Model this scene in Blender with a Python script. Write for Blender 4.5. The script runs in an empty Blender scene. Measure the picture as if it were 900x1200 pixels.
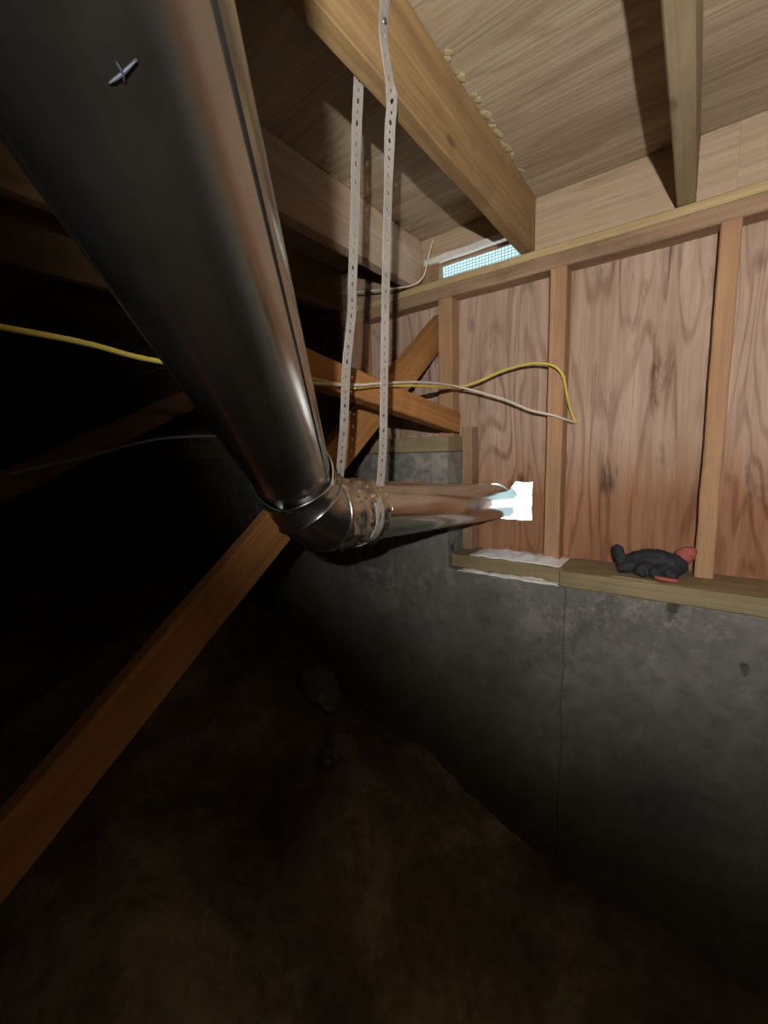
import bpy, bmesh, math, random
from mathutils import Vector, Matrix, noise
random.seed(7)
S = 1.2          # metres per layout unit (camera to stud face is one unit)
H = 1.30         # height of the layout origin above the lowest dirt, in metres
C = bpy.context.scene.collection
scene = bpy.context.scene

# ------------------------------------------------------------------ camera
def W(p): return Vector((p[0]*S, p[1]*S, p[2]*S + H))
cam = bpy.data.cameras.new('camera'); co = bpy.data.objects.new('camera', cam); C.objects.link(co)
r_ = Vector((0.80439529, 0.59333103, -0.03010828))
d_ = Vector((0.06061532, -0.1323816, -0.98934367)); f_ = Vector((-0.59099408, 0.79399816, -0.14245209))
m = Matrix((r_, -d_, -f_)).transposed().to_4x4(); m.translation = W((0, 0, 0))
co.matrix_world = m
cam.sensor_fit = 'HORIZONTAL'; cam.sensor_width = 36.0; cam.lens = 486.0*36/900
cam.clip_start = 0.02
scene.camera = co

# ------------------------------------------------------------------ daylight outside, torch inside, exposure
world = bpy.data.worlds.new('World'); scene.world = world; world.use_nodes = True
wn = world.node_tree; bg = wn.nodes['Background']
bg.inputs['Color'].default_value = (0.50, 0.74, 0.80, 1); bg.inputs['Strength'].default_value = 1.45
sp = bpy.data.lights.new('torch', 'SPOT'); so = bpy.data.objects.new('torch', sp); C.objects.link(so)
so.location = W((0.10, -0.18, 0.10))
TA, TE = math.radians(-3), math.radians(20)
tdir = Vector((math.sin(TA)*math.cos(TE), math.cos(TA)*math.cos(TE), math.sin(TE)))
so.rotation_euler = tdir.to_track_quat('-Z', 'Y').to_euler()
sp.energy = 62; sp.color = (1.0, 0.95, 0.89); sp.spot_size = math.radians(128); sp.spot_blend = 1.0
sp.shadow_soft_size = 0.008
# sun on the snow outside, from behind the house: it never reaches the room directly
sn = bpy.data.lights.new('sun', 'SUN'); sno = bpy.data.objects.new('sun', sn); C.objects.link(sno)
sno.rotation_euler = Vector((.25, 1, -1.0)).to_track_quat('-Z', 'Y').to_euler(); sn.energy = 24; sn.color = (1, .97, .92); sn.angle = .01
vs = scene.view_settings
vs.view_transform = 'Standard'; vs.look = 'None'; vs.gamma = 1; vs.exposure = 0.0; vs.use_curve_mapping = False

# ------------------------------------------------------------------ materials
def nodes(name):
    mt = bpy.data.materials.new(name); mt.use_nodes = True
    nt = mt.node_tree; return mt, nt, nt.nodes['Principled BSDF']
def ramp(nt, fac, stops):
    r = nt.nodes.new('ShaderNodeValToRGB'); e = r.color_ramp.elements
    while len(e) < len(stops): e.new(0.5)
    for k, (p, c) in enumerate(stops):
        e[k].position = p; e[k].color = (c[0], c[1], c[2], 1) if hasattr(c, '__len__') else (c, c, c, 1)
    nt.links.new(fac, r.inputs[0]); return r.outputs[0]
def coords(nt, scale, rnd=True, rot=(0, 0, 0)):
    tc = nt.nodes.new('ShaderNodeTexCoord'); mp = nt.nodes.new('ShaderNodeMapping')
    mp.inputs['Scale'].default_value = scale; mp.inputs['Rotation'].default_value = rot
    nt.links.new(tc.outputs['Object'], mp.inputs[0])
    if rnd:
        oi = nt.nodes.new('ShaderNodeObjectInfo'); ml = nt.nodes.new('ShaderNodeMath'); ml.operation = 'MULTIPLY'
        ml.inputs[1].default_value = 37.0; nt.links.new(oi.outputs['Random'], ml.inputs[0])
        nt.links.new(ml.outputs[0], mp.inputs['Location'])
    return mp.outputs[0]
def noise_t(nt, vec, scale, detail=4, rough=.55, dist=0):
    n = nt.nodes.new('ShaderNodeTexNoise'); n.inputs['Scale'].default_value = scale
    n.inputs['Detail'].default_value = detail; n.inputs['Roughness'].default_value = rough
    n.inputs['Distortion'].default_value = dist; nt.links.new(vec, n.inputs['Vector']); return n.outputs[0]
def math_n(nt, op, a, b=None):
    n = nt.nodes.new('ShaderNodeMath'); n.operation = op
    for k, v in enumerate((a, b)):
        if v is None: continue
        if isinstance(v, (int, float)): n.inputs[k].default_value = v
        else: nt.links.new(v, n.inputs[k])
    return n.outputs[0]
def mix(nt, fac, a, b, mode='MIX'):
    n = nt.nodes.new('ShaderNodeMix'); n.data_type = 'RGBA'; n.blend_type = mode
    for k, v in ((0, fac), (6, a), (7, b)):
        if isinstance(v, (int, float)): n.inputs[k].default_value = v
        elif isinstance(v, tuple): n.inputs[k].default_value = (v[0], v[1], v[2], 1)
        else: nt.links.new(v, n.inputs[k])
    return n.outputs[2]
def bump(nt, b, h, strength=.3, dist=.002):
    n = nt.nodes.new('ShaderNodeBump'); n.inputs['Strength'].default_value = strength
    n.inputs['Distance'].default_value = dist; nt.links.new(h, n.inputs['Height']); nt.links.new(n.outputs[0], b.inputs['Normal'])

def lumber(name, lo, hi, dark, rough=.75, dirt=.35):      # sawn timber, grain along local X
    mt, nt, b = nodes(name)
    v = coords(nt, (.9, 9, 9)); n1 = noise_t(nt, v, 3.2, 5, .6, .35)
    c = ramp(nt, n1, [(.3, lo), (.7, hi)])
    v2 = coords(nt, (.7, 42, 42), True, (.03, .02, .0)); n2 = noise_t(nt, v2, 4, 3, .6)
    lines = ramp(nt, n2, [(.34, 0.70), (.56, 1.0)])
    c = mix(nt, .55, c, lines, 'MULTIPLY')
    v3 = coords(nt, (1, 1.3, 1.3)); n3 = noise_t(nt, v3, 6, 5, .65)
    st = ramp(nt, n3, [(.50, 0.0), (.72, 1.0)])
    c = mix(nt, math_n(nt, 'MULTIPLY', st, dirt), c, dark)
    vo = nt.nodes.new('ShaderNodeTexVoronoi'); vo.inputs['Scale'].default_value = 5.5
    nt.links.new(coords(nt, (.8, 1.6, 1.6)), vo.inputs['Vector'])
    kn = ramp(nt, vo.outputs['Distance'], [(.045, 1.0), (.10, 0.0)])
    c = mix(nt, math_n(nt, 'MULTIPLY', kn, .6), c, dark)
    nt.links.new(c, b.inputs['Base Color']); b.inputs['Roughness'].default_value = rough
    b.inputs['Specular IOR Level'].default_value = .25
    bump(nt, b, n2, .25, .0015); return mt

def plywood(name, lo, hi, line, dark, axis, rings=9, seam=False, linefac=.75, streak=.5, low_tint=None):   # rotary-cut face veneer
    mt, nt, b = nodes(name)
    sc = {'Z': (4.6, 4.6, .75), 'X': (.55, 5.2, 5.2)}[axis]
    n1 = noise_t(nt, coords(nt, sc), 1.25, 2.6, .5, .5)
    wav = math_n(nt, 'SINE', math_n(nt, 'MULTIPLY', n1, rings*6.283))
    fine = {'Z': (60, 60, 2.2), 'X': (2.0, 60, 60)}[axis]
    n2 = noise_t(nt, coords(nt, fine), 1.6, 3, .6)
    w = math_n(nt, 'ADD', wav, math_n(nt, 'MULTIPLY', math_n(nt, 'SUBTRACT', n2, .5), 1.3))
    base = ramp(nt, noise_t(nt, coords(nt, tuple(q*.8 for q in sc)), 2.2, 4, .6), [(.3, lo), (.68, hi)])
    ln = ramp(nt, w, [(.25, 0.0), (.72, .55), (1.0, 1.0)])
    brk = ramp(nt, noise_t(nt, coords(nt, tuple(q*1.6 for q in sc)), 2.0, 4, .65), [(.34, .12), (.66, 1.0)])
    c = mix(nt, math_n(nt, 'MULTIPLY', math_n(nt, 'MULTIPLY', ln, brk), linefac), base, line)
    c = mix(nt, .45, c, ramp(nt, n2, [(.36, .72), (.60, 1.08)]), 'MULTIPLY')
    n5 = noise_t(nt, coords(nt, {'Z': (95, 95, 3.2), 'X': (2.4, 95, 95)}[axis]), 1.7, 4, .7)
    c = mix(nt, math_n(nt, 'MULTIPLY', ramp(nt, n5, [(.60, 0.0), (.70, 1.0)]), .45), c, tuple(min(1, q*1.22) for q in hi))
    c = mix(nt, math_n(nt, 'MULTIPLY', ramp(nt, n5, [(.28, 1.0), (.38, 0.0)]), .42), c, dark)
    stv = {'Z': (13, 13, 1.5), 'X': (1.6, 15, 15)}[axis]
    n3 = noise_t(nt, coords(nt, stv), 1.5, 5, .7, .6)
    n4 = noise_t(nt, coords(nt, (2.2, 2.2, 2.2)), 1.4, 2, .5)
    st = ramp(nt, math_n(nt, 'MULTIPLY', n3, math_n(nt, 'ADD', n4, .5)), [(.60, 0.0), (.76, 1.0)])
    c = mix(nt, math_n(nt, 'MULTIPLY', st, streak), c, dark)
    vo = nt.nodes.new('ShaderNodeTexVoronoi'); vo.inputs['Scale'].default_value = 3.0
    nt.links.new(coords(nt, {'Z': (1.9, 1.9, .9), 'X': (.9, 1.9, 1.9)}[axis]), vo.inputs['Vector'])
    kn = ramp(nt, math_n(nt, 'ADD', vo.outputs['Distance'], math_n(nt, 'MULTIPLY', math_n(nt, 'SUBTRACT', n3, .5), .12)), [(.05, 1.0), (.11, 0.0)])
    c = mix(nt, math_n(nt, 'MULTIPLY', kn, .8), c, dark)
    if low_tint:                                    # redder, darker tint towards the sill, with a ragged edge
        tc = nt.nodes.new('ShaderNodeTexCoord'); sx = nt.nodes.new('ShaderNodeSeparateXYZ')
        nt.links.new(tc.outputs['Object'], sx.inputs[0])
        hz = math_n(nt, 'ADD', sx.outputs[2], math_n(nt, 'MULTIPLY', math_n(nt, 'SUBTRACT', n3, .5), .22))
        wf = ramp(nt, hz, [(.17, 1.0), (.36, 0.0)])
        c = mix(nt, math_n(nt, 'MULTIPLY', wf, .8), c, low_tint, 'MULTIPLY')
    nt.links.new(c, b.inputs['Base Color']); b.inputs['Roughness'].default_value = .8
    b.inputs['Specular IOR Level'].default_value = .2
    bump(nt, b, math_n(nt, 'ADD', n5, math_n(nt, 'SUBTRACT', n2, math_n(nt, 'MULTIPLY', ln, .3))), .4, .002); return mt

def plain(name, col, rough=.6, metal=0, var=.15, scale=30):
    mt, nt, b = nodes(name)
    n = noise_t(nt, coords(nt, (1, 1, 1)), scale, 4, .6)
    c = ramp(nt, n, [(.3, tuple(q*(1-var) for q in col)), (.7, tuple(min(1, q*(1+var)) for q in col))])
    nt.links.new(c, b.inputs['Base Color']); b.inputs['Roughness'].default_value = rough
    b.inputs['Metallic'].default_value = metal; return mt

def concrete(name, pale=True):
    mt, nt, b = nodes(name)
    v = coords(nt, (1, 1, 1), False)
    n1 = noise_t(nt, v, 3.0, 6, .62, .2)
    c = ramp(nt, n1, [(.30, (.120, .119, .108)), (.52, (.200, .197, .180)), (.75, (.280, .275, .250))])
    n2 = noise_t(nt, v, 22, 5, .65)
    c = mix(nt, .55, c, ramp(nt, n2, [(.3, .55), (.62, 1.15)]), 'MULTIPLY')
    tc = nt.nodes.new('ShaderNodeTexCoord'); sx = nt.nodes.new('ShaderNodeSeparateXYZ')
    nt.links.new(tc.outputs['Object'], sx.inputs[0])
    if pale:                                   # pale lime bloom in a ragged band under the sill
        n3 = noise_t(nt, v, 26, 7, .75)
        sel = ramp(nt, math_n(nt, 'ADD', n3, math_n(nt, 'MULTIPLY', math_n(nt, 'SUBTRACT', noise_t(nt, v, 5, 3), .5), .7)), [(.50, 0.0), (.66, 1.0)])
        # ragged band below the sill, which is .98 m above the object's origin
        band = ramp(nt, math_n(nt, 'ADD', sx.outputs[2], math_n(nt, 'MULTIPLY', math_n(nt, 'SUBTRACT', noise_t(nt, v, 2.5, 3), .5), .45)), [(.66, 0.0), (.92, 1.0)])
        c = mix(nt, math_n(nt, 'MULTIPLY', math_n(nt, 'MULTIPLY', sel, band), .65), c, (.40, .37, .32))
        # soil staining near the dirt bank
        sl = math_n(nt, 'ADD', math_n(nt, 'ADD', math_n(nt, 'MULTIPLY', sx.outputs[2], -.9), math_n(nt, 'MULTIPLY', sx.outputs[0], -.55)), math_n(nt, 'MULTIPLY', noise_t(nt, v, 4, 5, .6), .6))
        c = mix(nt, math_n(nt, 'MULTIPLY', ramp(nt, sl, [(.0, 0.0), (.42, 1.0)]), .75), c, (.105, .078, .046))
        # form joint: a thin dark upright line
        jx = math_n(nt, 'ABSOLUTE', math_n(nt, 'ADD', math_n(nt, 'ADD', sx.outputs[0], .245), math_n(nt, 'MULTIPLY', math_n(nt, 'SUBTRACT', noise_t(nt, v, 9, 4), .5), .025)))
        jl = ramp(nt, jx, [(.0010, 1.0), (.0035, 0.0)])
        c = mix(nt, math_n(nt, 'MULTIPLY', jl, math_n(nt, 'MULTIPLY', n2, .9)), c, (.03, .028, .022))
    vo = nt.nodes.new('ShaderNodeTexVoronoi'); vo.inputs['Scale'].default_value = 6.5
    nt.links.new(coords(nt, (1.2, 1, .6), False), vo.inputs['Vector'])
    pit = ramp(nt, math_n(nt, 'ADD', vo.outputs['Distance'], math_n(nt, 'MULTIPLY', n2, .45)), [(.24, 1.0), (.32, 0.0)])
    c = mix(nt, math_n(nt, 'MULTIPLY', pit, .75), c, (.03, .028, .022))
    nt.links.new(c, b.inputs['Base Color']); b.inputs['Roughness'].default_value = .9
    b.inputs['Specular IOR Level'].default_value = .2
    bump(nt, b, math_n(nt, 'SUBTRACT', n2, pit), .5, .004); return mt

def metal(name, col, rough, bumpy=.0, scale=6, stretch=(1, 1, 1)):
    mt, nt, b = nodes(name)
    v = coords(nt, stretch); n = noise_t(nt, v, scale, 4, .6)
    c = ramp(nt, n, [(.3, tuple(q*.8 for q in col)), (.7, col)])
    nt.links.new(c, b.inputs['Base Color']); b.inputs['Metallic'].default_value = .985
    rr = ramp(nt, noise_t(nt, v, scale*2.5, 4, .6), [(.3, rough*.75), (.7, rough*1.35)])
    nt.links.new(rr, b.inputs['Roughness'])
    if bumpy: bump(nt, b, noise_t(nt, v, scale*1.7, 3, .6), bumpy, .002)
    return mt

MA = {}
MA['joist'] = lumber('fir_joist', (.27, .165, .075), (.46, .31, .145), (.11, .065, .03))
MA['joist_pale'] = lumber('pale_joist', (.50, .37, .27), (.68, .53, .42), (.16, .10, .06))
MA['joist_grey'] = lumber('weathered_joist', (.30, .235, .14), (.44, .36, .22), (.13, .09, .05))
MA['stud'] = lumber('fir_stud', (.38, .215, .115), (.52, .31, .175), (.16, .08, .04), dirt=.25)
MA['brace'] = lumber('orange_brace', (.38, .175, .06), (.56, .275, .095), (.12, .05, .02), dirt=.3)
MA['brace_dark'] = lumber('dark_brown_brace', (.12, .06, .03), (.19, .095, .045), (.06, .03, .015))  # a darker brown than the orange brace
MA['sill'] = lumber('treated_sill', (.26, .205, .115), (.38, .31, .18), (.11, .085, .045), dirt=.4)
MA['plate_pale'] = lumber('pale_plate', (.46, .34, .17), (.62, .48, .26), (.17, .10, .05), dirt=.3)
MA['plate'] = lumber('brown_plate', (.30, .19, .115), (.42, .28, .175), (.10, .06, .035), dirt=.5)
MA['rim'] = plywood('rim_board_wood', (.39, .285, .19), (.52, .40, .285), (.27, .18, .11), (.09, .05, .03), 'X', 5, linefac=.5, streak=.45)
MA['ply'] = plywood('wall_plywood', (.37, .25, .175), (.57, .415, .325), (.20, .105, .060), (.05, .024, .014), 'Z', 13, linefac=.80, streak=.9, low_tint=(.72, .44, .26))
MA['ceil'] = plywood('ceiling_plywood', (.36, .285, .19), (.54, .445, .32), (.27, .19, .115), (.13, .085, .05), 'X', 14, linefac=.5, streak=.55)
MA['concrete'] = concrete('foundation_concrete'); MA['concrete2'] = concrete('plain_concrete', False)
MA['duct'] = metal('galvanised_steel', (.50, .485, .45), .20, .05, 5)
MA['duct_far'] = metal('galvanised_steel_far', (.68, .65, .60), .17, .10, 7)
MA['foil'] = metal('foil_tape_metal', (.74, .66, .56), .30, .5, 18)
MA['ring'] = metal('bright_steel', (.80, .80, .78), .20)
MA['strap'] = plain('galvanised_strap', (.44, .41, .38), .5, .25, .12)
MA['screw'] = plain('dull_screw', (.25, .25, .26), .4, .9)
MA['yellow'] = plain('yellow_jacket', (.72, .60, .12), .45, 0, .08)
MA['white'] = plain('white_jacket', (.72, .66, .56), .5, 0, .06)
MA['grey'] = plain('grey_jacket', (.16, .165, .18), .5)
MA['snow'] = plain('snow', (.93, .94, .97), .7, 0, .03)
MA['glue'] = plain('dried_adhesive', (.46, .39, .22), .8, 0, .2)
MA['glove'] = plain('dark_rubber', (.022, .024, .032), .75, 0, .35, 60)
MA['coral'] = plain('coral_knit', (.40, .105, .085), .85, 0, .2, 90)
MA['screen'] = plain('wire_mesh', (.14, .18, .20), .5, .6)
MA['dust'] = plain('pale_painted_wood', (.74, .70, .66), .8, 0, .15, 20)
MA['mark'] = plain('bluish_mark', (.020, .028, .050), .6)
def dirt():
    mt, nt, b = nodes('crawlspace_dirt'); v = coords(nt, (1, 1, 1), False)
    c = ramp(nt, noise_t(nt, v, 2.1, 6, .68, .3), [(.36, (.085, .058, .034)), (.52, (.20, .150, .09)), (.66, (.40, .32, .21))])
    n2 = noise_t(nt, v, 28, 5, .7)
    c = mix(nt, .6, c, ramp(nt, n2, [(.3, .5), (.65, 1.1)]), 'MULTIPLY')
    nt.links.new(c, b.inputs['Base Color']); b.inputs['Roughness'].default_value = .95
    b.inputs['Specular IOR Level'].default_value = .1
    bump(nt, b, n2, .6, .01); return mt
MA['dirt'] = dirt()

# ------------------------------------------------------------------ helpers
class MB:
    def __init__(s): s.v = []; s.f = []
    def loft(s, rings, caps=True, closed=False):
        n = len(rings[0]); o = len(s.v)
        for r in rings: s.v += [tuple(p) for p in r]
        m_ = len(rings)
        for i in range(m_ if closed else m_-1):
            a, b2 = o+i*n, o+((i+1) % m_)*n
            for k in range(n): s.f.append((a+k, a+(k+1) % n, b2+(k+1) % n, b2+k))
        if caps and not closed:
            s.f.append(tuple(o+k for k in range(n-1, -1, -1))); s.f.append(tuple(o+(m_-1)*n+k for k in range(n)))
    def box(s, x0, x1, y0, y1, z0, z1, ch=0.0):
        if ch:
            pr = [(x0+ch, y0), (x1-ch, y0), (x1, y0+ch), (x1, y1-ch), (x1-ch, y1), (x0+ch, y1), (x0, y1-ch), (x0, y0+ch)]
            s.loft([[(x, y, z0) for x, y in pr], [(x, y, z1) for x, y in pr]])
        else:
            s.loft([[(x0, y0, z), (x1, y0, z), (x1, y1, z), (x0, y1, z)] for z in (z0, z1)])
    def tube(s, pts, r, n=10, caps=True, rfun=None):
        pts = [Vector(p) for p in pts]; rings = []; up = None
        for i, p in enumerate(pts):
            t = (pts[min(i+1, len(pts)-1)]-pts[max(i-1, 0)]).normalized()
            if up is None:
                up = t.orthogonal().normalized()
            up = (up - t*up.dot(t)).normalized(); sd = t.cross(up)
            rr = rfun(i/(len(pts)-1)) if rfun else r
            rings.append([p+(up*math.cos(a)+sd*math.sin(a))*rr for a in [2*math.pi*k/n for k in range(n)]])
        s.loft(rings, caps)
def build(name, mb, mat, parent=None, origin=None, smooth=False, units=True, subsurf=0):
    """mesh in layout units -> ONE object, origin given in layout units"""
    k = S if units else 1.0
    o = Vector(origin) if origin is not None else Vector((0, 0, 0))
    if parent is not None: o = parent_origin[parent.name]
    me = bpy.data.meshes.new(name)
    me.from_pydata([tuple((Vector(p)-o)*k) for p in mb.v], [], mb.f)
    bm = bmesh.new(); bm.from_mesh(me); bmesh.ops.recalc_face_normals(bm, faces=bm.faces); bm.to_mesh(me); bm.free()
    if smooth:
        for p in me.polygons: p.use_smooth = True
    me.materials.append(mat)
    ob = bpy.data.objects.new(name, me); C.objects.link(ob)
    if parent is not None: ob.parent = parent
    else: ob.location = W(o)
    parent_origin[ob.name] = o
    return ob
parent_origin = {}
def tag(o, label=None, cat=None, group=None, kind=None):
    for k, v in (('label', label), ('category', cat), ('group', group), ('kind', kind)):
        if v: o[k] = v
    return o
def empty(name, origin):
    o = bpy.data.objects.new(name, None); C.objects.link(o); o.location = W(origin); o.empty_display_size = .05
    parent_origin[o.name] = Vector(origin); return o
def smooth_path(pts, sub=6):
    pts = [Vector(p) for p in pts]; out = []
    for i in range(len(pts)-1):
        p0, p1, p2, p3 = pts[max(i-1, 0)], pts[i], pts[i+1], pts[min(i+2, len(pts)-1)]
        for k in range(sub):
            t = k/sub
            out.append(.5*((2*p1)+(p2-p0)*t+(2*p0-5*p1+4*p2-p3)*t*t+(-p0+3*p1-3*p2+p3)*t**3))
    return out+[pts[-1]]
def timber(name, p0, p1, w, h, mat, up=(0, 0, 1), parent=None, jit=.0008, seg=10, ch=.0022, wane=0, cut_y=None):
    """sawn timber from p0 to p1 (centre line); local X is its grain; w sideways, h along up"""
    p0, p1 = Vector(p0), Vector(p1); ax = (p1-p0); L = ax.length; ax.normalize()
    u = Vector(up); u = (u-ax*u.dot(ax)).normalized(); sd = u.cross(ax)
    rot = Matrix((ax, sd, u)).transposed()
    rings = []
    rj = random.Random(sum(map(ord, name)) + int(L*1000))
    for i in range(seg+1):
        x = L*i/seg; a = w/2; b = h/2
        ja = rj.uniform(-jit, jit); jb = rj.uniform(-jit, jit); wn_ = wane*(.6+.4*math.sin(i*1.7)) if wane else ch
        pr = [(-a+ch, -b), (a-wn_, -b), (a, -b+wn_), (a, b-ch), (a-ch, b), (-a+ch, b), (-a, b-ch), (-a, -b+ch)]
        if cut_y is not None and i == 0:
            rings.append([((cut_y-p0.y-sd.y*q[0]-u.y*q[1])/ax.y*S, q[0]*S, q[1]*S) for q in pr]); continue
        rings.append([((x)*S, (q[0]+ja)*S, (q[1]+jb)*S) for q in pr])
    mb = MB(); mb.loft(rings)
    me = bpy.data.meshes.new(name); me.from_pydata(mb.v, [], mb.f)
    bm = bmesh.new(); bm.from_mesh(me); bmesh.ops.recalc_face_normals(bm, faces=bm.faces); bm.to_mesh(me); bm.free()
    me.materials.append(mat)
    ob = bpy.data.objects.new(name, me); C.objects.link(ob)
    mw = rot.to_4x4()
    if parent is not None:
        ob.parent = parent; mw.translation = (p0-parent_origin[parent.name])*S
    else: mw.translation = W(p0)
    ob.matrix_local = mw
    return ob

# ------------------------------------------------------------------ the setting
PLY = 1.045            # inner face of the sheathing
FX0, FX1, FY0 = -3.4, 1.6, -2.6      # extent of the crawlspace
ZC = .553              # underside of the subfloor
FACE = .92             # inner face of the foundation
STEP = -.486           # where the foundation steps up

wb = empty('wall_back', (0, 1.0, -H/S)); tag(wb, kind='structure')
def foundation():
    mb = MB()
    prof = [(FX1, -.297), (STEP, -.297), (STEP, -.004), (FX0, -.004)]
    zlow = -1.35
    nx = 1
    pts = [(FX0, zlow)] + [(FX1, zlow)] + prof
    front = [(x, FACE, z) for x, z in pts]; back = [(x, PLY+.0125, z) for x, z in pts]
    mb.loft([front, back]); return mb
fd = build('foundation', foundation(), MA['concrete'], wb)
tag(fd, 'grey stepped concrete foundation')
# sheathing panels; one of them has the rough hole the duct leaves through
PC, PR = (-.4122, -.1352), .0453        # where the pipe crosses the sheathing
def hole_outline():
    a = [(-.405, -.1825)]
    a += [(-.405+(.089)*q/6, -.1825+random.uniform(-.002, .002)) for q in range(1, 6)] + [(-.316, -.182)]
    a += [(-.316+random.uniform(-.002, .002), -.182+.098*q/6) for q in range(1, 6)] + [(-.316, -.084)]
    a += [(-.316-.044*q/4, -.084+random.uniform(-.002, .002)) for q in range(1, 5)]
    for q in range(17):
        th = math.radians(40+(262-40)*q/16); a.append((PC[0]+math.cos(th)*PR, PC[1]+math.sin(th)*PR))
    return a
def panel(x0, x1, z0, z1, hole=None):
    mb = MB(); t = .012
    if not hole: mb.box(x0, x1, PLY, PLY+t, z0, z1); return mb
    ho = hole_outline(); ou = []; c = Vector((-.385, -.135))
    for p in ho:                                # carry each point of the hole out to the panel's edge
        d = Vector(p)-c; k = []
        if d.x > 1e-6: k.append((x1-c.x)/d.x)
        if d.x < -1e-6: k.append((x0-c.x)/d.x)
        if d.y > 1e-6: k.append((z1-c.y)/d.y)
        if d.y < -1e-6: k.append((z0-c.y)/d.y)
        q = c+d*min(k); ou.append([q.x, q.y])
    for cor in ((x0, z0), (x1, z0), (x1, z1), (x0, z1)):   # snap the nearest ray to each corner
        i = min(range(len(ou)), key=lambda n_: abs(math.remainder(math.atan2(ho[n_][1]-c.y, ho[n_][0]-c.x)-math.atan2(cor[1]-c.y, cor[0]-c.x), 2*math.pi)))
        ou[i] = list(cor)
    mb.loft([[(x, PLY, z) for x, z in ou], [(x, PLY, z) for x, z in ho], [(x, PLY+t, z) for x, z in ho], [(x, PLY+t, z) for x, z in ou]], caps=False, closed=True)
    return mb
for k, (x0, x1, z0, hole) in enumerate([(-3.4, -1.6, 0, None), (-1.6, -.8195, 0, None), (-.8175, -.533, 0, None), (-.531, -.2575, -.297, (-.452, -.316, -.180, -.084)),
                                   (-.2555, .029, -.297, None), (.031, .62, -.297, None), (.622, 1.6, -.297, None)]):
    mb = panel(x0, x1, z0, .40, hole)
    # object origin at the sill so that the tint height is measured from the sill
    me = bpy.data.meshes.new('plywood_panel')
    og = Vector(((x0+x1)/2, PLY, -.263)); wo = parent_origin[wb.name]
    me.from_pydata([tuple((Vector(p)-og)*S) for p in mb.v], [], mb.f)
    bm = bmesh.new(); bm.from_mesh(me); bmesh.ops.recalc_face_normals(bm, faces=bm.faces); bm.to_mesh(me); bm.free()
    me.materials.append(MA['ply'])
    ob = bpy.data.objects.new('plywood_panel', me); C.objects.link(ob); ob.parent = wb; ob.location = (og-wo)*S

# outside cladding over the sheathing and rim, open at the vent and at the duct hole
gx = [FX0-.1, -.60, -.475, -.345, -.305, FX1+.1]; gz = [-.42, -.195, -.075, .420, .496, .61]
mb = MB()
for z in gz:
    for x in gx: mb.v.append((x, PLY+.0135, z))
for j in range(5):
    for i in range(5):
        if (j == 3 and i in (1, 2)) or (j == 1 and i in (2, 3)): continue
        a = j*6+i; mb.f.append((a, a+1, a+7, a+6))
sd_ = build('cladding', mb, MA['joist_grey'], wb); so_ = sd_.modifiers.new('thick', 'SOLIDIFY'); so_.thickness = .012; so_.offset = 1
ce = empty('ceiling', (0, 0, ZC)); tag(ce, kind='structure')
ys = [1.056, .0, -1.0, -2.0, -2.6]
for i in range(len(ys)-1):
    xs = [FX0, -2.2, -.62 if i else -1.19, .80 if i % 2 else .27, FX1]
    for j in range(len(xs)-1):
        mb = MB(); mb.box(xs[j]+.001, xs[j+1]-.001, ys[i+1]+.001, ys[i]-.001, ZC, ZC+.02)
        build('plywood_sheet', mb, MA['ceil'], ce)
# a cover above the subfloor joints (finished floor of the room above)
mb = MB(); mb.box(FX0, FX1, FY0, 1.056, ZC+.0205, ZC+.05); build('floorboards_above', mb, MA['joist'], ce)
for nm, bx in (('wall_left', (FX0-.1, FX0, FY0, PLY+.09)), ('wall_right', (FX1, FX1+.1, FY0, PLY+.09)), ('wall_front', (FX0, FX1, FY0-.1, FY0))):
    mb = MB(); mb.box(*bx, -1.35, ZC+.05); tag(build(nm, mb, MA['concrete2'], origin=(bx[0], bx[2], -1.35)), kind='structure')

# dirt floor: banked up against the foundation on the left
def dirt_z(x, y):
    k = [(-3.4, -.40), (-1.5, -.47), (-1.18, -.585), (-.84, -.80), (-.42, -.935), (-.12, -1.03), (1.6, -1.06)]
    for (xa, za), (xb, zb) in zip(k, k[1:]):
        if xa <= x <= xb: z = za+(zb-za)*(x-xa)/(xb-xa); break
    q = min(1, max(0, (y+.6)/1.5)); low = -1.06 + .12*math.sin(x*1.3)
    z = low+(z-low)*q**.7
    z += .045*noise.noise(Vector((x*3, y*3, 1))) + .03*noise.noise(Vector((x*8, y*8, 5))) + .012*noise.noise(Vector((x*22, y*22, 9)))
    z += .13*math.exp(-(((x+.62)/.16)**2+((y-.62)/.2)**2))      # a heap of lighter soil
    return z
mb = MB(); NX, NY = 150, 110
for j in range(NY+1):
    for i in range(NX+1):
        x = FX0+(FX1-FX0)*i/NX; y = FY0+(FACE+.03-FY0)*(1-(1-j/NY)**1.5); mb.v.append((x, y, dirt_z(x, y)))
for j in range(NY):
    for i in range(NX):
        a = j*(NX+1)+i; mb.f.append((a, a+1, a+NX+2, a+NX+1))
tag(build('floor', mb, MA['dirt'], origin=(0, 0, -1.08), smooth=True), kind='structure')

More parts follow.
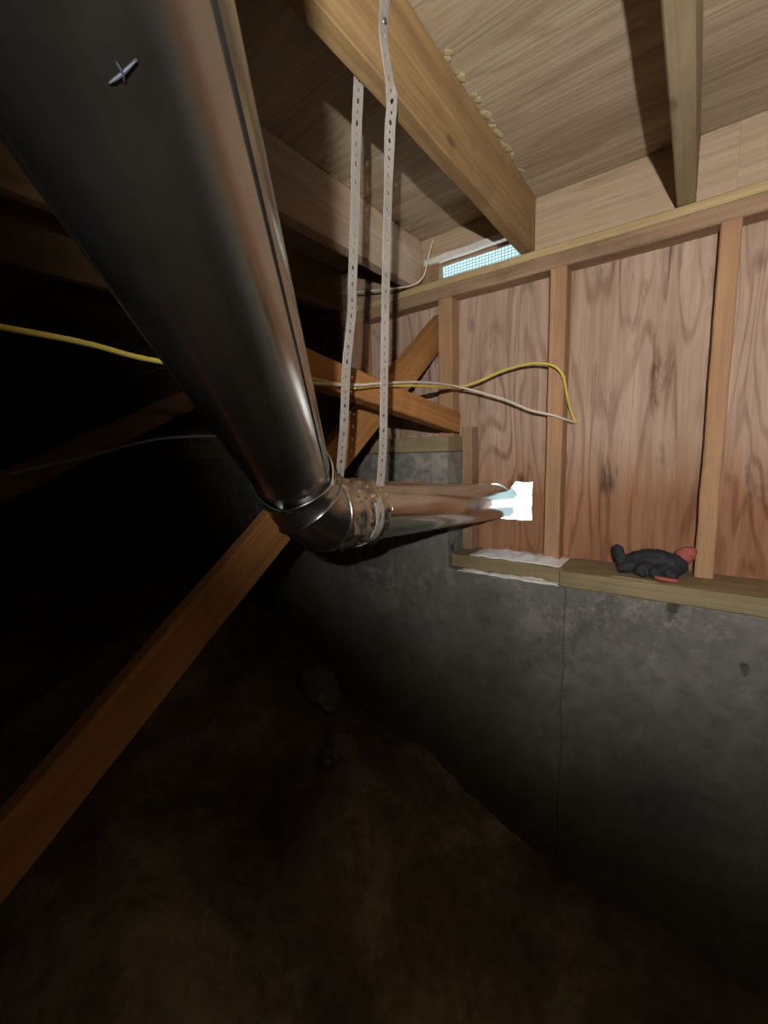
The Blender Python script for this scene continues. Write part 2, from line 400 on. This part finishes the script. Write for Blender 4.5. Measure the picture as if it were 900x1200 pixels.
# lumps lying along the foot of the foundation
def lump(name, c, r, seed, mat, label, cat):
    mb = MB(); n = 18; rings = []
    for j in range(10):
        th = math.pi*(j+.04)/9.08; ring = []
        for k in range(n):
            a = 2*math.pi*k/n; d = Vector((math.sin(th)*math.cos(a), math.sin(th)*math.sin(a), math.cos(th)))
            q = 1+.35*noise.noise(d*1.4+Vector((seed, 0, 0)))+.14*noise.noise(d*4+Vector((0, seed, 0)))
            ring.append((c[0]+d.x*q*r[0], c[1]+d.y*q*r[1], c[2]+d.z*q*r[2]))
        rings.append(ring)
    mb.loft(rings); return tag(build(name, mb, mat, origin=c, smooth=False), label, cat)
lump('concrete_chunk', (-.90, .84, dirt_z(-.90, .84)+.015), (.085, .050, .060), 3.1, MA['concrete2'], 'dark concrete lump against the foundation under the elbow', 'rubble')
lump('soil_clod', (-.70, .72, dirt_z(-.70, .72)+.010), (.060, .050, .040), 8.7, MA['dirt'], 'pale clod of soil on top of the heap at lower left', 'soil')

# snowy ground outside
mb = MB(); mb.box(-14, 10, PLY+.10, 22, -.75, -.45)
tag(build('ground', mb, MA['snow'], origin=(0, 8, -.5)), kind='structure')

# ------------------------------------------------------------------ framing
def T(name, label, cat, *a, group=None, **k): return tag(timber(name, *a, **k), label, cat, group)
ZJ0, JH = .4315, .1213
def joist(x0, x1, mat, label, y0=-2.55):
    return T('floor_joist', label, 'joist', ((x0+x1)/2, 1.028, ZJ0+JH/2), ((x0+x1)/2, y0, ZJ0+JH/2), x1-x0, JH, mat, seg=40, group='floor joists overhead')
jD = joist(-.3425, -.3172, MA['joist'], 'wide golden-brown floor joist the perforated strap hangs from')
jE = joist(-.0525, -.0245, MA['joist_grey'], 'grey-brown floor joist casting a black shadow, nearest the right edge overhead')
jC = joist(-.648, -.617, MA['joist_pale'], 'pale floor joist behind the hanging strap, its lit end left of the vent')
joist(-1.245, -1.216, MA['joist'], 'dim brown floor joist at far left, seen past the left side of the big duct')
jB = joist(-.930, -.902, MA['joist'], 'dark shaded floor joist left of the pale joist, behind the big duct')
# hardened glue squeezed out along the joint of joist and subfloor, joined pieces
def glue(name, parent, x, ys_, mat):
    mb = MB(); rj = random.Random(len(ys_))
    for y, r in ys_:
        for _ in range(3):
            cy = y+rj.uniform(-.012, .012); rr = r*rj.uniform(.45, .95); cx = x+rj.uniform(0, .008); cz = ZC-.001
            rings = []
            for a in range(4):
                th = a/3*math.pi/2; q = math.cos(th)*rr; zz = cz-math.sin(th)*rr*.28
                rings.append([(cx+math.cos(b)*q*.9+rj.uniform(-.001, .001), cy+math.sin(b)*(q*1.4)+rj.uniform(-.0015, .0015), zz) for b in [2*math.pi*t/8 for t in range(8)]])
            mb.loft(rings)
    me_o = build(name, mb, mat, origin=(x, 0, ZC))
    return me_o
def child_of(o, p):
    p_w = p.matrix_basis.copy(); o.parent = p; o.matrix_local = p_w.inverted() @ Matrix.Translation(o.location); return o
g = glue('glue_bead', jD, -.3165, [(.61, .007), (.645, .010), (.70, .007), (.735, .009), (.76, .008), (.79, .008), (.83, .009), (.87, .006), (.92, .007)], MA['glue']); g['kind'] = 'stuff'; child_of(g, jD)
g = glue('glue_bead', jC, -.616, [(.66, .010), (.69, .008), (.74, .010), (.86, .006), (.95, .005)], MA['glue']); g['kind'] = 'stuff'; child_of(g, jC)

# rim boards between the joists, seen between subfloor and plate
RIM = 1.03
def rim(x0, x1, z0, z1, label): return T('rim_board', label, 'board', (x0, RIM+.007, (z0+z1)/2), (x1, RIM+.007, (z0+z1)/2), .013, z1-z0, MA['rim'], seg=12, jit=.0003, ch=.001)
rim(-.3172, .0330, .4312, ZC-.0005, 'tan rim board between the golden joist and the board joint')
rim(.0332, FX1, .4312, ZC-.0005, 'pale rim board at the right edge, above the plate')
rim(-.617, -.3425, .488, ZC-.0005, 'short shaded rim board above the screened vent')
rim(FX0, -.648, .4312, ZC-.0005, 'dark rim board left of the pale joist end')
# top plate: brown plate with a paler one on top
T('top_plate', 'brown lower top plate resting on the wall studs', 'plate', (FX0, 1.0215, .3975), (FX1, 1.0215, .3975), .044, .031, MA['plate'], seg=60, jit=.0012)
T('top_plate', 'pale yellowish upper top plate under the joist ends', 'plate', (FX0, 1.0225, .4222), (FX1, 1.0225, .4222), .043, .0175, MA['plate_pale'], seg=60, jit=.0010)

# studs
def stud(x, z0, z1, label, w=.0345, dx=0, mat='stud'): return T('wall_stud', label, 'stud', (x, 1.0225, z0), (x+dx, 1.0225, z1), w, .045, MA[mat], up=(0, -1, 0), seg=12, group='studs of the low wall')
stud(-.2565, -.2627, .382, 'stud right of the bright hole, crossed by both cables')
stud(.0305, -.2627, .382, 'right-hand stud beside the dark glove, leaning in the picture', w=.030)
stud(-.5325, .036, .382, 'short stud under the vent standing on the raised foundation', w=.040)
stud(-.8190, .036, .382, 'shaded stud behind the hanging strap and diagonal brace', w=.032)
stud(-.4715, -.2627, .058, 'short brown cripple stud beside the end of the concrete step', w=.028, mat='plate')

# sill plates
T('sill_plate', 'long yellowish sill plate carrying the dark glove', 'plate', (-.2145, .9795, -.280), (FX1, .9795, -.280), .131, .034, MA['sill'], seg=30)
T('sill_plate', 'short weathered sill plate dusted with snow below the hole', 'plate', (-.484, .991, -.281), (-.2155, .991, -.281), .106, .033, MA['sill'], seg=8)
T('sill_plate', 'narrow sill plate on top of the raised concrete', 'plate', (FX0, .987, .0165), (-.488, .987, .0165), .114, .038, MA['sill'], seg=30)

# braces
T('diagonal_brace', 'long orange diagonal brace running from lower left up behind the strap', 'brace', (-.577, 1.043, .317), (-.652, -.56, -.945), .028, .070, MA['brace'], up=(0, -.62, .78), seg=24, cut_y=1.0435)
T('tie_beam', 'orange horizontal timber crossing in front of the diagonal, ending at the concrete step', 'timber', (-.5035, .995, .0690), (-.5035, .36, .1520), .033, .050, MA['brace'], seg=24)
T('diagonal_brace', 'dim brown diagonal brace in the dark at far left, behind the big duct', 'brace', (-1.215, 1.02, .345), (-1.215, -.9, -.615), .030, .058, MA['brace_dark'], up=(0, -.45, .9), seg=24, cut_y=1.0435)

# ------------------------------------------------------------------ vent
vt = empty('screened_vent', (-.452, 1.04, .4312)); tag(vt, 'small screened vent letting in daylight between two joist ends', 'vent')
timber('head_strip', (-.600, 1.024, .4890), (-.3435, 1.024, .4925), .018, .015, MA['dust'], parent=vt, seg=8)
timber('head_board', (-.600, 1.050, .487), (-.3435, 1.050, .489), .010, .012, MA['plate'], parent=vt, seg=8)
timber('side_block', (-.588, 1.036, .4312), (-.588, 1.036, .484), .056, .024, MA['plate'], parent=vt, up=(0, -1, 0), seg=4)
def screen():
    mb = MB(); x0, x1, z0, z1, y = -.561, -.343, .4316, .487, 1.047; r = .00055
    rj = random.Random(5)
    n = 26
    for i in range(n+1):
        x = x0+(x1-x0)*i/n
        mb.tube([(x+rj.uniform(-.0006, .0006), y+rj.uniform(-.0006, .0006), z0+(z1-z0)*k/4) for k in range(5)], r, 4)
    n = 8
    for i in range(n+1):
        z = z0+(z1-z0)*i/n
        mb.tube([(x0+(x1-x0)*k/16, y+.0008+rj.uniform(-.0006, .0006), z+rj.uniform(-.0009, .0009)) for k in range(17)], r*1.2, 4)
    return mb
sc_ = build('wire_screen', screen(), MA['screen'], vt); sc_['kind'] = 'stuff'

# ------------------------------------------------------------------ ducts
A1 = Vector((-.4117, .3663, -.0395)); D1 = Vector((-.58198, .69382, -.42417)).normalized()
A2 = Vector((-.3879, .3638, -.0761)); D2 = Vector((-.03562, .99531, -.08992)).normalized()
R = .046
P1 = A1-D1*.042; P2 = A2+D2*.024
def ring_frame(t, up=Vector((0, 0, 1))):
    u = (up-t*up.dot(t)).normalized(); return u, t.cross(u)
def pipe(mb, p0, p1, r, n=64, seg=2, th=.0012, wob=0):
    t = (p1-p0).normalized(); u, s_ = ring_frame(t); rings = []
    def rg(q, rr): return [q+(u*math.cos(a)+s_*math.sin(a))*rr*(1+wob*noise.noise(q*9+Vector((math.cos(a), math.sin(a), 0)))) for a in [2*math.pi*k/n for k in range(n)]]
    for i in range(seg+1): rings.append(rg(p0+(p1-p0)*i/seg, r))
    for i in range(seg, -1, -1): rings.append(rg(p0+(p1-p0)*i/seg, r-th))
    mb.loft(rings, caps=False, closed=True)
def torus(mb, c, t, r, rt, n=56, m_=6):
    u, s_ = ring_frame(t)
    rings = []
    for k in range(n):
        a = 2*math.pi*k/n; rad = u*math.cos(a)+s_*math.sin(a)
        rings.append([c+rad*(r+rt*math.cos(b))+t*(rt*math.sin(b)) for b in [2*math.pi*j/m_ for j in range(m_)]])
    mb.loft(rings, closed=True)
du = empty('round_duct', tuple(P1)); tag(du, 'big shiny round metal duct descending from upper left to the elbow', 'duct')
mb = MB(); pipe(mb, P1, P1-D1*1.03, R, seg=30, wob=.006); build('pipe', mb, MA['duct'], du, smooth=True)
# lock seam along the duct
u, s_ = ring_frame(D1)
def seam(p0, t, L, ang, r, w=.0030, h=.0012):
    mb = MB(); u, s_ = ring_frame(t); rings = []
    for i in range(31):
        q = p0+t*(L*i/30); ring = []
        for da, hh in ((-w/r, -.0006), (-w/r*.7, h), (w/r*.7, h), (w/r, -.0006)):
            a = ang+da; ring.append(q+(u*math.cos(a)+s_*math.sin(a))*(r+hh))
        rings.append(ring)
    mb.loft(rings); return mb
SEAM_ANG = -1.87
build('lock_seam', seam(P1, -D1, 1.03, SEAM_ANG, R), MA['duct'], du, smooth=False)

mb = MB()  # two thin bluish strokes on the duct surface
for pts in ([(-.1371, .0621, .1039), (-.1339, .0643, .1058), (-.1296, .0668, .1089)], [(-.1324, .0624, .1069), (-.1334, .0642, .1061), (-.1349, .0653, .1050)]):
    mb.tube(smooth_path(pts, 4), 0, 6, True, lambda t: .0004*math.sin(math.pi*(.1+.85*t)))
tag(build('duct_mark', mb, MA['mark'], du), 'small bluish mark on the duct', kind='stuff')
el = empty('duct_elbow', tuple(A1)); tag(el, 'adjustable metal elbow joining the big duct to the level pipe', 'duct fitting')
def bez(t):
    c1 = P1+D1*.030; c2 = P2-D2*.026
    return P1*(1-t)**3+c1*3*t*(1-t)**2+c2*3*t*t*(1-t)+P2*t**3
def tan(t): return (bez(min(1, t+.01))-bez(max(0, t-.01))).normalized()
G = 3
for k in range(G):
    t0, t1 = k/G, (k+1)/G; mb = MB()
    rr = R+.0016
    rings = []
    for q in (0, .08, .5, .92, 1):
        t = t0+(t1-t0)*q; ta = tan(t); u, s_ = ring_frame(ta); rad = rr+(.0012 if q in (0, 1) else 0)
        rings.append([bez(t)+(u*math.cos(a)+s_*math.sin(a))*rad for a in [2*math.pi*j/56 for j in range(56)]])
    mb.loft(rings, caps=False); build('gore', mb, MA['duct'], el, smooth=True)
for k in range(G+1):
    mb = MB(); torus(mb, bez(k/G), tan(k/G), R+.0030, .0013 if k else .0016); build('crimp_ring', mb, MA['ring'], el, smooth=True)

fp = empty('exhaust_pipe', tuple(P2)); tag(fp, 'level metal pipe from the elbow out through the bright hole', 'duct')
PE = P2+D2*((1.10-P2.y)/D2.y)
mb = MB(); pipe(mb, P2-D2*.01, PE, R-.0006, seg=24, wob=.010); build('pipe', mb, MA['duct_far'], fp, smooth=True)
build('lock_seam', seam(P2+D2*.08, D2, .55, .25, R-.0006, .002, .0008), MA['duct_far'], fp)
mb = MB(); t = D2; u, s_ = ring_frame(t); rings = []
NS, NA = 46, 96
for i in range(NS+1):
    q = i/NS; c = P2+D2*(-.002+.092*q); ring = []
    for k in range(NA):
        a = 2*math.pi*k/NA; rad = u*math.cos(a)+s_*math.sin(a)
        w_ = 1.5*(.0010*math.sin(q*21+1.5*noise.noise(Vector((math.cos(a)*2, math.sin(a)*2, 3))))+.003*noise.noise(Vector((a*3.1, q*5, 2)))+.0022*abs(noise.noise(Vector((math.cos(a)*5+7, math.sin(a)*5, q*7))))+.0008*noise.noise(Vector((math.cos(a)*14, math.sin(a)*14, q*20))))
        edge = .003*noise.noise(Vector((math.cos(a)*3, math.sin(a)*3, 9 if i else 4))) if i in (0, NS) else 0
        ring.append(c+D2*edge+rad*(R+.0012+w_))
    rings.append(ring)
mb.loft(rings, caps=False); tag(build('foil_tape', mb, MA['foil'], fp, smooth=True), 'crumpled foil tape sleeve')

# ------------------------------------------------------------------ perforated hanger strap
hs = empty('hanger_strap', (-.3245, .465, .46)); tag(hs, 'perforated metal strap hanging in a long loop around the pipe', 'strap')
def strap(pts, wdir, width, pitch, th=.0007, roll=None):
    """strip along pts with a real hole in every cell (large and small in turn)"""
    path = smooth_path(pts, 12); L = [0]
    for a, b in zip(path, path[1:]): L.append(L[-1]+(b-a).length)
    def at(s):
        for i in range(len(L)-1):
            if L[i+1] >= s: q = (s-L[i])/max(1e-9, L[i+1]-L[i]); return path[i].lerp(path[i+1], q), (path[i+1]-path[i]).normalized()
        return path[-1], (path[-1]-path[-2]).normalized()
    mb = MB(); n = max(1, int(L[-1]/pitch)); pt = L[-1]/n
    def P(s, w):
        c, t = at(min(max(s, 0), L[-1])); wd = Vector(wdir(s/L[-1])); wd = (wd-t*wd.dot(t)).normalized(); nn = t.cross(wd)
        return c+wd*w, nn
    for i in range(n):
        s0 = i*pt; sc = s0+pt/2; hw = width/2; rad = (.0030 if i % 2 else .0019)
        outer = [(s0, -hw), (sc, -hw), (s0+pt, -hw), (s0+pt, 0), (s0+pt, hw), (sc, hw), (s0, hw), (s0, 0)]
        ang = [math.atan2(b/hw, (a-sc)/(pt/2)) for a, b in outer]
        inner = [(sc+math.cos(a)*rad, math.sin(a)*rad*.85) for a in ang]
        R4 = []
        for loop, off in ((outer, th), (inner, th), (inner, -th), (outer, -th)):
            ring = []
            for s, w in loop:
                p, nn = P(s, w); ring.append(p+nn*off)
            R4.append(ring)
        mb.loft(R4, caps=False, closed=True)
    return mb
yw = lambda q: (0, 1, 0)
S1 = [(-.3432, .4375, .53), (-.3432, .4375, .47), (-.3440, .4380, .434), (-.3540, .4450, .402), (-.3640, .4530, .3739), (-.3715, .4559, .3077), (-.3809, .4567, .2274), (-.3851, .4573, .1874), (-.3966, .4554, .1195), (-.4065, .4558, .0382), (-.4190, .4551, -.0355)]
S2 = [(-.3163, .4600, .5480), (-.3163, .4570, .5161), (-.3160, .4510, .4765), (-.3155, .4562, .4498), (-.3160, .4630, .4290), (-.3220, .4740, .4190), (-.3280, .4775, .3990), (-.3310, .4745, .3300), (-.332, .4728, .3013), (-.3334, .4662, .2079), (-.334, .462, .1439), (-.3346, .4576, .0784), (-.3353, .4532, .0114), (-.3392, .4490, -.0455)]
tw = lambda q: (.30*math.exp(-((q-.27)/.07)**2), 1, 0)
tag(build('strip', strap(S1, yw, .0165, .0098), MA['strap'], hs), 'left-hand strip, fixed behind the joist')
tag(build('strip', strap(S2, tw, .0155, .0098), MA['strap'], hs), 'right-hand strip, screwed to the joist face')
cx, cz = -.3910, -.0838
lp = []
for k in range(15):
    q = k/14; a = math.radians(144+q*(393-144)); y = .4551+(.4490-.4551)*q
    lp.append((cx+math.cos(a)*.0500, y, cz+math.sin(a)*.0500))
tag(build('loop', strap(lp, yw, .0160, .0098), MA['strap'], hs), 'bend wrapped under the pipe')
mb = MB(); torus(mb, Vector((-.3157, .4530, .4900)), Vector((1, 0, 0)), .002, .0014, 12); mb.tube([(-.3157, .4530, .4900), (-.3135, .4530, .4900)], .0030, 10); build('screw', mb, MA['screw'], hs)

# ------------------------------------------------------------------ cables
def cable(name, pts, r, mat, label, sub=8, cat='cable'):
    mb = MB(); mb.tube(smooth_path(pts, sub), r, 10); o = build(name, mb, mat, origin=pts[0], smooth=True); return tag(o, label, cat)
YC = [(-.2227, 1.046, .0560), (-.2290, 1.030, .0800), (-.2335, 1.010, .1120), (-.237, .987, .1497), (-.2480, .978, .1690), (-.2680, .976, .1800), (-.308, .976, .187), (-.3668, .976, .1803), (-.4258, .966, .1614), (-.472, .9505, .1516), (-.475, .845, .1426), (-.475, .739, .1332), (-.475, .6238, .121), (-.475, .5632, .1117), (-.475, .4633, .1141), (-.473, .35, .110), (-.470, .2318, .1047), (-.470, .1654, .111), (-.470, .1047, .1128), (-.470, 0, .114), (-.470, -.5, .12)]
yc = cable('electric_cable', YC, .0028, MA['yellow'], 'yellow electric cable looping over the stud into the plywood')
for p, q in ((YC[3], YC[2]), (YC[13], YC[12])):
    mb = MB(); a = Vector(p); d = (Vector(q)-a).normalized(); mb.tube([a-d*.002, a+d*.002], .0042, 10)
    build('tape_band', mb, MA['yellow'], yc, smooth=True)
cable('electric_cable', [(-.2208, 1.046, .0540), (-.2250, 1.022, .0560), (-.2390, .993, .0630), (-.2564, .990, .0703), (-.2785, .985, .0769), (-.3076, .98, .0865), (-.366, .975, .1146), (-.4258, .965, .1375), (-.462, .9345, .1500), (-.467, .8309, .1475), (-.467, .7268, .138), (-.467, .6135, .1225), (-.467, .5652, .1150), (-.467, .4551, .1059), (-.482, .35, .1075), (-.4835, .2385, .1072), (-.4835, .1700, .1138), (-.4835, .1077, .1158), (-.4835, 0, .1165), (-.4835, -.5, .1225)], .0027, MA['white'], 'off-white electric cable sagging below the yellow one to the same hole')
cable('thin_wire', [(-.5644, 1.004, .5296), (-.5691, .99, .4955), (-.5800, .985, .4508), (-.5930, .982, .4340), (-.6100, .978, .4280), (-.6437, .97, .4269), (-.7501, .96, .4411), (-.902, .95, .4652), (-1.0665, .93, .4884), (-1.3, .92, .505)], .0022, MA['white'], 'thin white wire hanging at the left of the vent', cat='wire')
cable('grey_cable', [(-1.0, .20, -.02), (-1.0, .3579, .0179), (-1.0, .4092, .0318), (-1.0, .4845, .0472), (-1.0, .608, .0547), (-1.0, .7462, .0493), (-1.0, .915, .03)], .0036, MA['grey'], 'faint grey cable in the dark left of the big duct')

# ------------------------------------------------------------------ snow blown in through the hole
def drift(x0, x1, y0, y1, z, h, seed, nx=40, ny=10):
    mb = MB(); top = []; rj = random.Random(seed)
    for j in range(ny+1):
        for i in range(nx+1):
            q = i/nx; s = j/ny
            e = .010*noise.noise(Vector((q*9+seed, s, 0)))
            x = x0+(x1-x0)*q; y = y0+e*(1-s)+(y1-y0)*s
            b = min(1, 6*q, 6*(1-q))*min(1, 3.0*s+.05, 4*(1-s)+.2)
            zz = z+max(.0004, h*b*(.55+.9*noise.noise(Vector((q*11, s*3, seed)))+.4*noise.noise(Vector((q*40, s*9, seed)))))
            mb.v.append((x, y, zz))
    for j in range(ny):
        for i in range(nx):
            a = j*(nx+1)+i; mb.f.append((a, a+1, a+nx+2, a+nx+1))
    o = len(mb.v)
    for j in range(ny+1):
        for i in range(nx+1): p = mb.v[j*(nx+1)+i]; mb.v.append((p[0], p[1], z-.0005))
    for i in range(nx):
        mb.f.append((i, i+1, o+i+1, o+i)); a = ny*(nx+1)+i; mb.f.append((a+1, a, o+a, o+a+1))
    for j in range(ny):
        a = j*(nx+1); mb.f.append((a, a+nx+1, o+a+nx+1, o+a)); a += nx; mb.f.append((a+nx+1, a, o+a, o+a+nx+1))
    return mb
tag(build('snow_drift', drift(-.440, -.222, .947, 1.043, -.2640, .010, 2), MA['snow'], origin=(-.33, .99, -.264), smooth=True), 'thin drift of white snow lying on the short sill plate', 'snow', kind='stuff')
tag(build('snow_drift', drift(-.455, -.2165, .913, .9375, -.2975, .006, 6, 60, 6), MA['snow'], origin=(-.33, .92, -.297), smooth=True), 'thin line of snow on the concrete ledge below the short sill plate', 'snow', kind='stuff')

# ------------------------------------------------------------------ glove on the sill
gl = empty('work_glove', (-.055, .985, -.263)); tag(gl, 'crumpled dark work glove with coral cuff lying on the sill', 'glove')
def blob(mb, c, r, ax=(1, 0, 0), n=14, m_=9):
    c = Vector(c); rings = []
    for j in range(m_+1):
        th = math.pi*(j+.05)/(m_+.1); rings.append([(c.x+r[0]*math.cos(th), c.y+r[1]*math.sin(th)*math.cos(b), c.z+r[2]*math.sin(th)*math.sin(b)) for b in [2*math.pi*k/n for k in range(n)]])
    mb.loft(rings)
mb = MB()
blob(mb, (-.052, .985, -.236), (.048, .026, .025)); blob(mb, (-.025, .984, -.240), (.032, .024, .024)); blob(mb, (-.075, .985, -.240), (.030, .025, .020))
def fing(pts, r0, r1):
    mb.tube(smooth_path(pts, 4), 0, 10, True, lambda t: (r0+(r1-r0)*t)*(1 if t < .88 else math.sqrt(max(.05, 1-((t-.88)/.125)**2))))
fing([(-.088, .985, -.250), (-.104, .983, -.245), (-.112, .982, -.228), (-.118, .981, -.208)], .0145, .0100)     # raised thumb at the left
fing([(-.06, .970, -.238), (-.085, .962, -.244), (-.102, .958, -.252), (-.112, .957, -.2535)], .0115, .0085)
fing([(-.05, .966, -.242), (-.066, .956, -.246), (-.072, .950, -.2525), (-.058, .948, -.2545)], .0110, .0085)
fing([(-.03, .966, -.242), (-.045, .954, -.246), (-.050, .948, -.2530), (-.034, .946, -.2545)], .0110, .0085)
fing([(-.012, .970, -.244), (-.022, .954, -.247), (-.024, .948, -.2535), (-.010, .947, -.2550)], .0105, .0080)
go = build('glove_body', mb, MA['glove'], gl, smooth=True)
rm = go.modifiers.new('remesh', 'REMESH'); rm.mode = 'VOXEL'; rm.voxel_size = .0022; rm.use_smooth_shade = True
tx = bpy.data.textures.new('crumple', 'CLOUDS'); tx.noise_scale = .018
dm = go.modifiers.new('crumple', 'DISPLACE'); dm.texture = tx; dm.strength = .010; dm.mid_level = .5
mb = MB()
mb.tube([(-.010, 1.000, -.232), (.000, 1.002, -.222), (.007, 1.003, -.212), (.006, 1.004, -.203)], 0, 14, True, lambda t: .0175-.006*t**2)
co_ = build('cuff', mb, MA['coral'], gl, smooth=True); co_['label'] = 'coral knit cuff'
dm = co_.modifiers.new('sub', 'SUBSURF'); dm.levels = 1; dm.render_levels = 2
mb = MB(); fing([(-.045, .940, -.2575), (-.030, .938, -.2585), (-.016, .938, -.2590), (-.006, .940, -.2590)], .0042, .0036)
build('lining', mb, MA['coral'], gl, smooth=True)['label'] = 'coral lining strip'
T('wood_shim', 'thin splinter of wood lying on the sill in front of the glove', 'wood scrap', (-.118, .926, -.2615), (-.040, .924, -.2615), .009, .0030, MA['sill'], seg=5)
